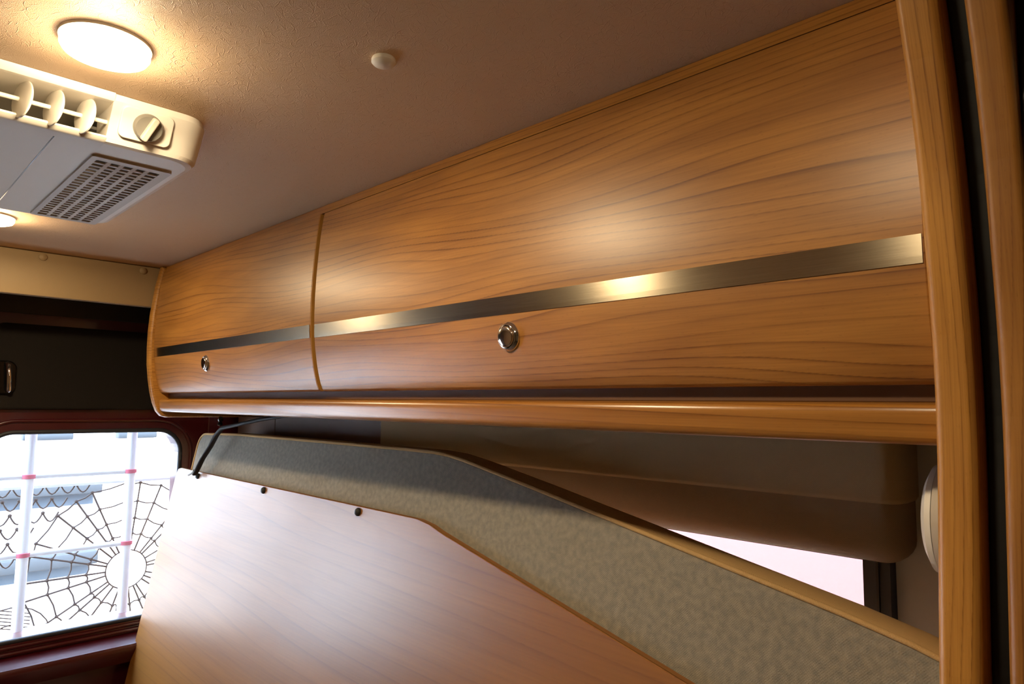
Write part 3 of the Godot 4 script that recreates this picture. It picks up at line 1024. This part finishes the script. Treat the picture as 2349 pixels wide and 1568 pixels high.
	for i in zs.size():
		mb = MB.new()
		lathe_at(mb, Vector3(-0.953, EYE + 0.350, zs[i]), Vector3(0.28, 0.05, 1), [Vector2(0.0, -0.002), Vector2(0.021, -0.0018), Vector2(0.0225, -0.0008), Vector2(0.0225, 0.0008), Vector2(0.021, 0.0018), Vector2(0.0, 0.002)], 32)
		part("louvre_blade", mb, M.plastic, o)
	# dial on its raised rounded plate
	var nf := Vector3(CEIL - yb, xu - xt, 0).normalized()
	var uf := Vector3(-nf.y, nf.x, 0)
	var pf := Transform3D(Basis(Vector3(0, 0, -1), uf, nf), Vector3(front.call(EYE + 0.353), EYE + 0.353, -0.2645))
	mb = MB.new()
	extrude(mb, pf, round_rect(-0.032, -0.0205, 0.030, 0.0205, 0.008, 5), -0.003, 0.0022, 0.0012)
	part("dial_plate", mb, M.plastic, o)
	mb = MB.new()
	lathe(mb, pf, [Vector2(0.0, 0.0), Vector2(0.0175, 0.002), Vector2(0.0170, 0.008), Vector2(0.0155, 0.0098), Vector2(0.0, 0.0102)], 36)
	var dial := part("dial", mb, M.knob, o, "grey rotary dial")
	mb = MB.new()
	extrude(mb, pf * Transform3D(Basis(Vector3(0, 0, 1), -0.35), Vector3.ZERO), round_rect(-0.004, -0.0165, 0.004, 0.0165, 0.003, 4), 0.009, 0.018, 0.0015)
	part("dial_grip", mb, M.plastic_dim, dial)
	# underside: seams and the intake grille
	mb = MB.new()
	for z in [-0.172, -0.05]:
		box(mb, Vector3(xe + 0.02, yb - 0.0006, z - 0.0007), Vector3(xb + 0.02, yb + 0.001, z + 0.0007), 0.0002)
	part("cover_seam", mb, M.knob, o)
	mb = MB.new()
	box(mb, Vector3(gx0 - 0.004, yb + 0.030, zr + 0.004), Vector3(xb - 0.004, yb + 0.034, gz1 + 0.02), 0.0005)
	part("filter", mb, M.filter, o, "grey filter mat deep behind the grille")
	mb = MB.new()
	plate(mb, frame_y(), round_rect(gx0 + 0.014, gz0 + 0.012, gx1 - 0.014, gz1 - 0.008, 0.002, 3), round_rect(gx0, gz0, gx1, gz1, 0.004, 3), yb - 0.0032, yb + 0.0005)
	part("grille_frame", mb, M.plastic_dim, o)
	mb = MB.new()
	var rows := 24
	for i in range(1, rows):
		var x := lerpf(gx0 + 0.014, gx1 - 0.014, float(i) / rows)
		box(mb, Vector3(x - 0.0032, yb - 0.003, gz0 + 0.011), Vector3(x + 0.0032, yb - 0.0008, gz1 - 0.007), 0.0004)
	for i in range(1, 5):
		var z := lerpf(gz0 + 0.012, gz1 - 0.008, i / 5.0)
		box(mb, Vector3(gx0 + 0.013, yb - 0.0031, z - 0.0028), Vector3(gx1 - 0.013, yb - 0.0008, z + 0.0028), 0.0004)
	part("grille_bars", mb, M.plastic_dim, o)

func small_things() -> void:
	var o := thing("ceiling_button", "small round cream button fixed to the vinyl ceiling", "button")
	o.position = Vector3(-0.615, CEIL, -0.406)
	var mb := MB.new()
	lathe_at(mb, Vector3.ZERO, Vector3(0, -1, 0), [Vector2(0.012, -0.001), Vector2(0.0135, 0.002), Vector2(0.0135, 0.005), Vector2(0.011, 0.0075), Vector2(0.006, 0.009), Vector2(0.0, 0.0095)], 28)
	part("cap", mb, M.plastic, o)
	o = thing("wall_light", "round ribbed cream fitting on the partition's far side below the locker", "light")
	mb = MB.new()
	lathe_at(mb, Vector3(-0.1495, EYE - 0.103, -0.755), Vector3(-1, 0, 0), [Vector2(0.0, 0.0), Vector2(0.058, 0.0), Vector2(0.058, 0.010), Vector2(0.054, 0.0115), Vector2(0.054, 0.014), Vector2(0.057, 0.016), Vector2(0.056, 0.024), Vector2(0.050, 0.0255), Vector2(0.050, 0.028)], 48)
	part("base", mb, M.plastic_dim, o)
	mb = MB.new()
	lathe_at(mb, Vector3(-0.1495, EYE - 0.103, -0.755), Vector3(-1, 0, 0), [Vector2(0.051, 0.026), Vector2(0.050, 0.031), Vector2(0.040, 0.036), Vector2(0.020, 0.039), Vector2(0.0, 0.040)], 48)
	part("lens", mb, M.plastic, o)

func outside() -> void:
	var mb := MB.new()
	box(mb, Vector3(-30, -0.75, -30), Vector3(30, -0.60, 30), 0.01)
	var g := struct("ground", "pale paving outside the van")
	part("paving", mb, M.paving, g)
	# white house behind the rear door
	var h := thing("white_house", "sunlit white house wall with grey ledges outside the rear window", "house")
	mb = MB.new()
	box(mb, Vector3(-5.6, -0.6, -6.0), Vector3(-5.2, EYE + 1.2, 6.0), 0.01)
	part("wall", mb, M.white_wall, h)
	for l in [[-0.56, 0.05], [-1.0, 0.06]]:
		mb = MB.new()
		box(mb, Vector3(-5.2, EYE + l[0] - 0.03, -1.27), Vector3(-4.98, EYE + l[0] + 0.05, 0.6), 0.008)
		var lg := part("ledge", mb, M.ledge, h, "blue grey ledge")
		mb = MB.new()
		box(mb, Vector3(-5.2, EYE + l[0] - 0.11, -1.25), Vector3(-5.10, EYE + l[0] - 0.031, 0.58), 0.004)
		part("ledge_foot", mb, M.ledge_foot, lg)
	for z in [[-1.12, -0.85], [-1.62, -1.38]]:
		mb = MB.new()
		box(mb, Vector3(-5.2, EYE - 0.255, z[0]), Vector3(-5.12, EYE - 0.215, z[1]), 0.006)
		part("vent_box", mb, M.ledge, h)
	# pale pink house beside the side window
	var p := thing("pink_house", "pale pink house wall seen through the side window", "house")
	mb = MB.new()
	box(mb, Vector3(-5.0, -0.6, -3.4), Vector3(6.0, EYE + 1.6, -3.0), 0.01)
	part("wall", mb, M.pink_wall, p)
	ladder()
	net()

func ladder() -> void:
	var o := thing("rear_ladder", "white tubular ladder with pink clamps outside the rear window", "ladder")
	var x := -2.5606
	var mb: MB
	var zs := [-0.4470, -0.7324]
	for z in zs:
		mb = MB.new()
		tube(mb, [Vector3(x, -0.599, z), Vector3(x, 0.4340, z), Vector3(x, EYE - 0.4340, z), Vector3(x, EYE + 0.1085, z), Vector3(x + 0.03, EYE + 0.2387, z), Vector3(x + 0.1085, EYE + 0.3255, z), Vector3(x + 0.1682, EYE + 0.3472, z)], 0.0155, 14)
		part("rail", mb, M.white_paint, o)
	for y in [-0.2376, -0.4741, -0.7074, -0.9439, -1.1826, -1.4214]:
		mb = MB.new()
		tube(mb, [Vector3(x, EYE + y, -0.3906 + 0.045), Vector3(x, EYE + y, zs[1] - 0.004)], 0.009 if y > -0.6 else 0.014, 12)
		var r := part("rung", mb, M.white_paint, o)
		for z in zs:
			mb = MB.new()
			lathe_at(mb, Vector3(x, EYE + y, z), Vector3(0, 1, 0), [Vector2(0.0156, -0.007), Vector2(0.0195, -0.006), Vector2(0.0195, 0.006), Vector2(0.0156, 0.007)], 18)
			part("clamp", mb, M.pink, r, "pink clamp")

func net() -> void:
	var o := thing("cord_net", "dark cord net in a cobweb pattern hanging behind the white ladder", "net")
	var x := -2.7342
	var c := Vector2(-0.7888, -0.6000)
	var rng := RandomNumberGenerator.new()
	rng.seed = 11
	var cords := MB.new()
	var knots := MB.new()
	var knot := func(p: Vector3) -> void:
		lathe_at(knots, p, Vector3(1, 0, 0), [Vector2(0.0, -0.005), Vector2(0.0045, -0.003), Vector2(0.006, 0.0), Vector2(0.0045, 0.003), Vector2(0.0, 0.005)], 8)
	var radii := [0.066, 0.1248, 0.1790, 0.2387, 0.3038]
	var spokes := 26
	var at := func(k: int, r: float) -> Vector3:
		var t := TAU * k / spokes + 0.06 * sin(k * 2.3)
		return Vector3(x, EYE + c.y + sin(t) * r, c.x + cos(t) * r)
	for k in spokes:
		tube(cords, [at.call(k, 0.066), at.call(k, 0.1845), at.call(k, 0.3038)], 0.0031, 5)
		for r in radii:
			if r > 0.07:
				knot.call(at.call(k, r))
	for r in radii:
		var ring := []
		for k in spokes:
			ring.append(at.call(k, r))
			var a: Vector3 = at.call(k, r)
			var b: Vector3 = at.call((k + 1) % spokes, r)
			var m := (a + b) / 2
			ring.append(m + (Vector3(x, EYE + c.y, c.x) - m).normalized() * (0.004 if r > 0.07 else -0.001))
		tube(cords, ring, 0.0026, 5, true)
	# scalloped rows above, hanging from the upper edge
	for row in 6:
		var y := -0.2875 - row * 0.045
		for i in 14:
			var z := -0.3906 - i * 0.045 - (row % 2) * 0.0225
			var arc := []
			for q in 7:
				var t := q / 6.0
				arc.append(Vector3(x - 0.004, EYE + y - 0.03 * sin(PI * t), z - 0.045 * t))
			if Vector2(z - 0.02, y - 0.03).distance_to(c) > 0.3092:
				tube(cords, arc, 0.0026, 5)
				knot.call(arc[0])
	part("cords", cords, M.cord, o)
	part("knots", knots, M.cord, o)
	# fine mesh patch at the net's lower corner
	var fine := MB.new()
	for i in 26:
		var a := -0.6510 - i * 0.011
		tube(fine, [Vector3(x + 0.006, EYE + a, -0.3580), Vector3(x + 0.006, EYE + a - 0.045, -0.5099)], 0.0020, 4)
	for r in [0.06, 0.1139]:
		var ring := []
		for k in 24:
			ring.append(Vector3(x + 0.01, EYE - 0.7812 + sin(TAU * k / 24) * r, -0.4557 + cos(TAU * k / 24) * r))
		tube(fine, ring, 0.0022, 5, true)
	part("fine_mesh", fine, M.cord, o)
	# the rail that the net hangs from
	var bar := MB.new()
	tube(bar, [Vector3(x, EYE - 0.2843, -0.3255), Vector3(x, EYE - 0.2843, -1.1067)], 0.010, 10)
	for z in [-0.3255, -1.1067]:
		tube(bar, [Vector3(x, EYE - 0.2843, z), Vector3(x, -0.599, z)], 0.010, 10)
	part("hanging_rail", bar, M.white_paint, o, "white rail that carries the net")
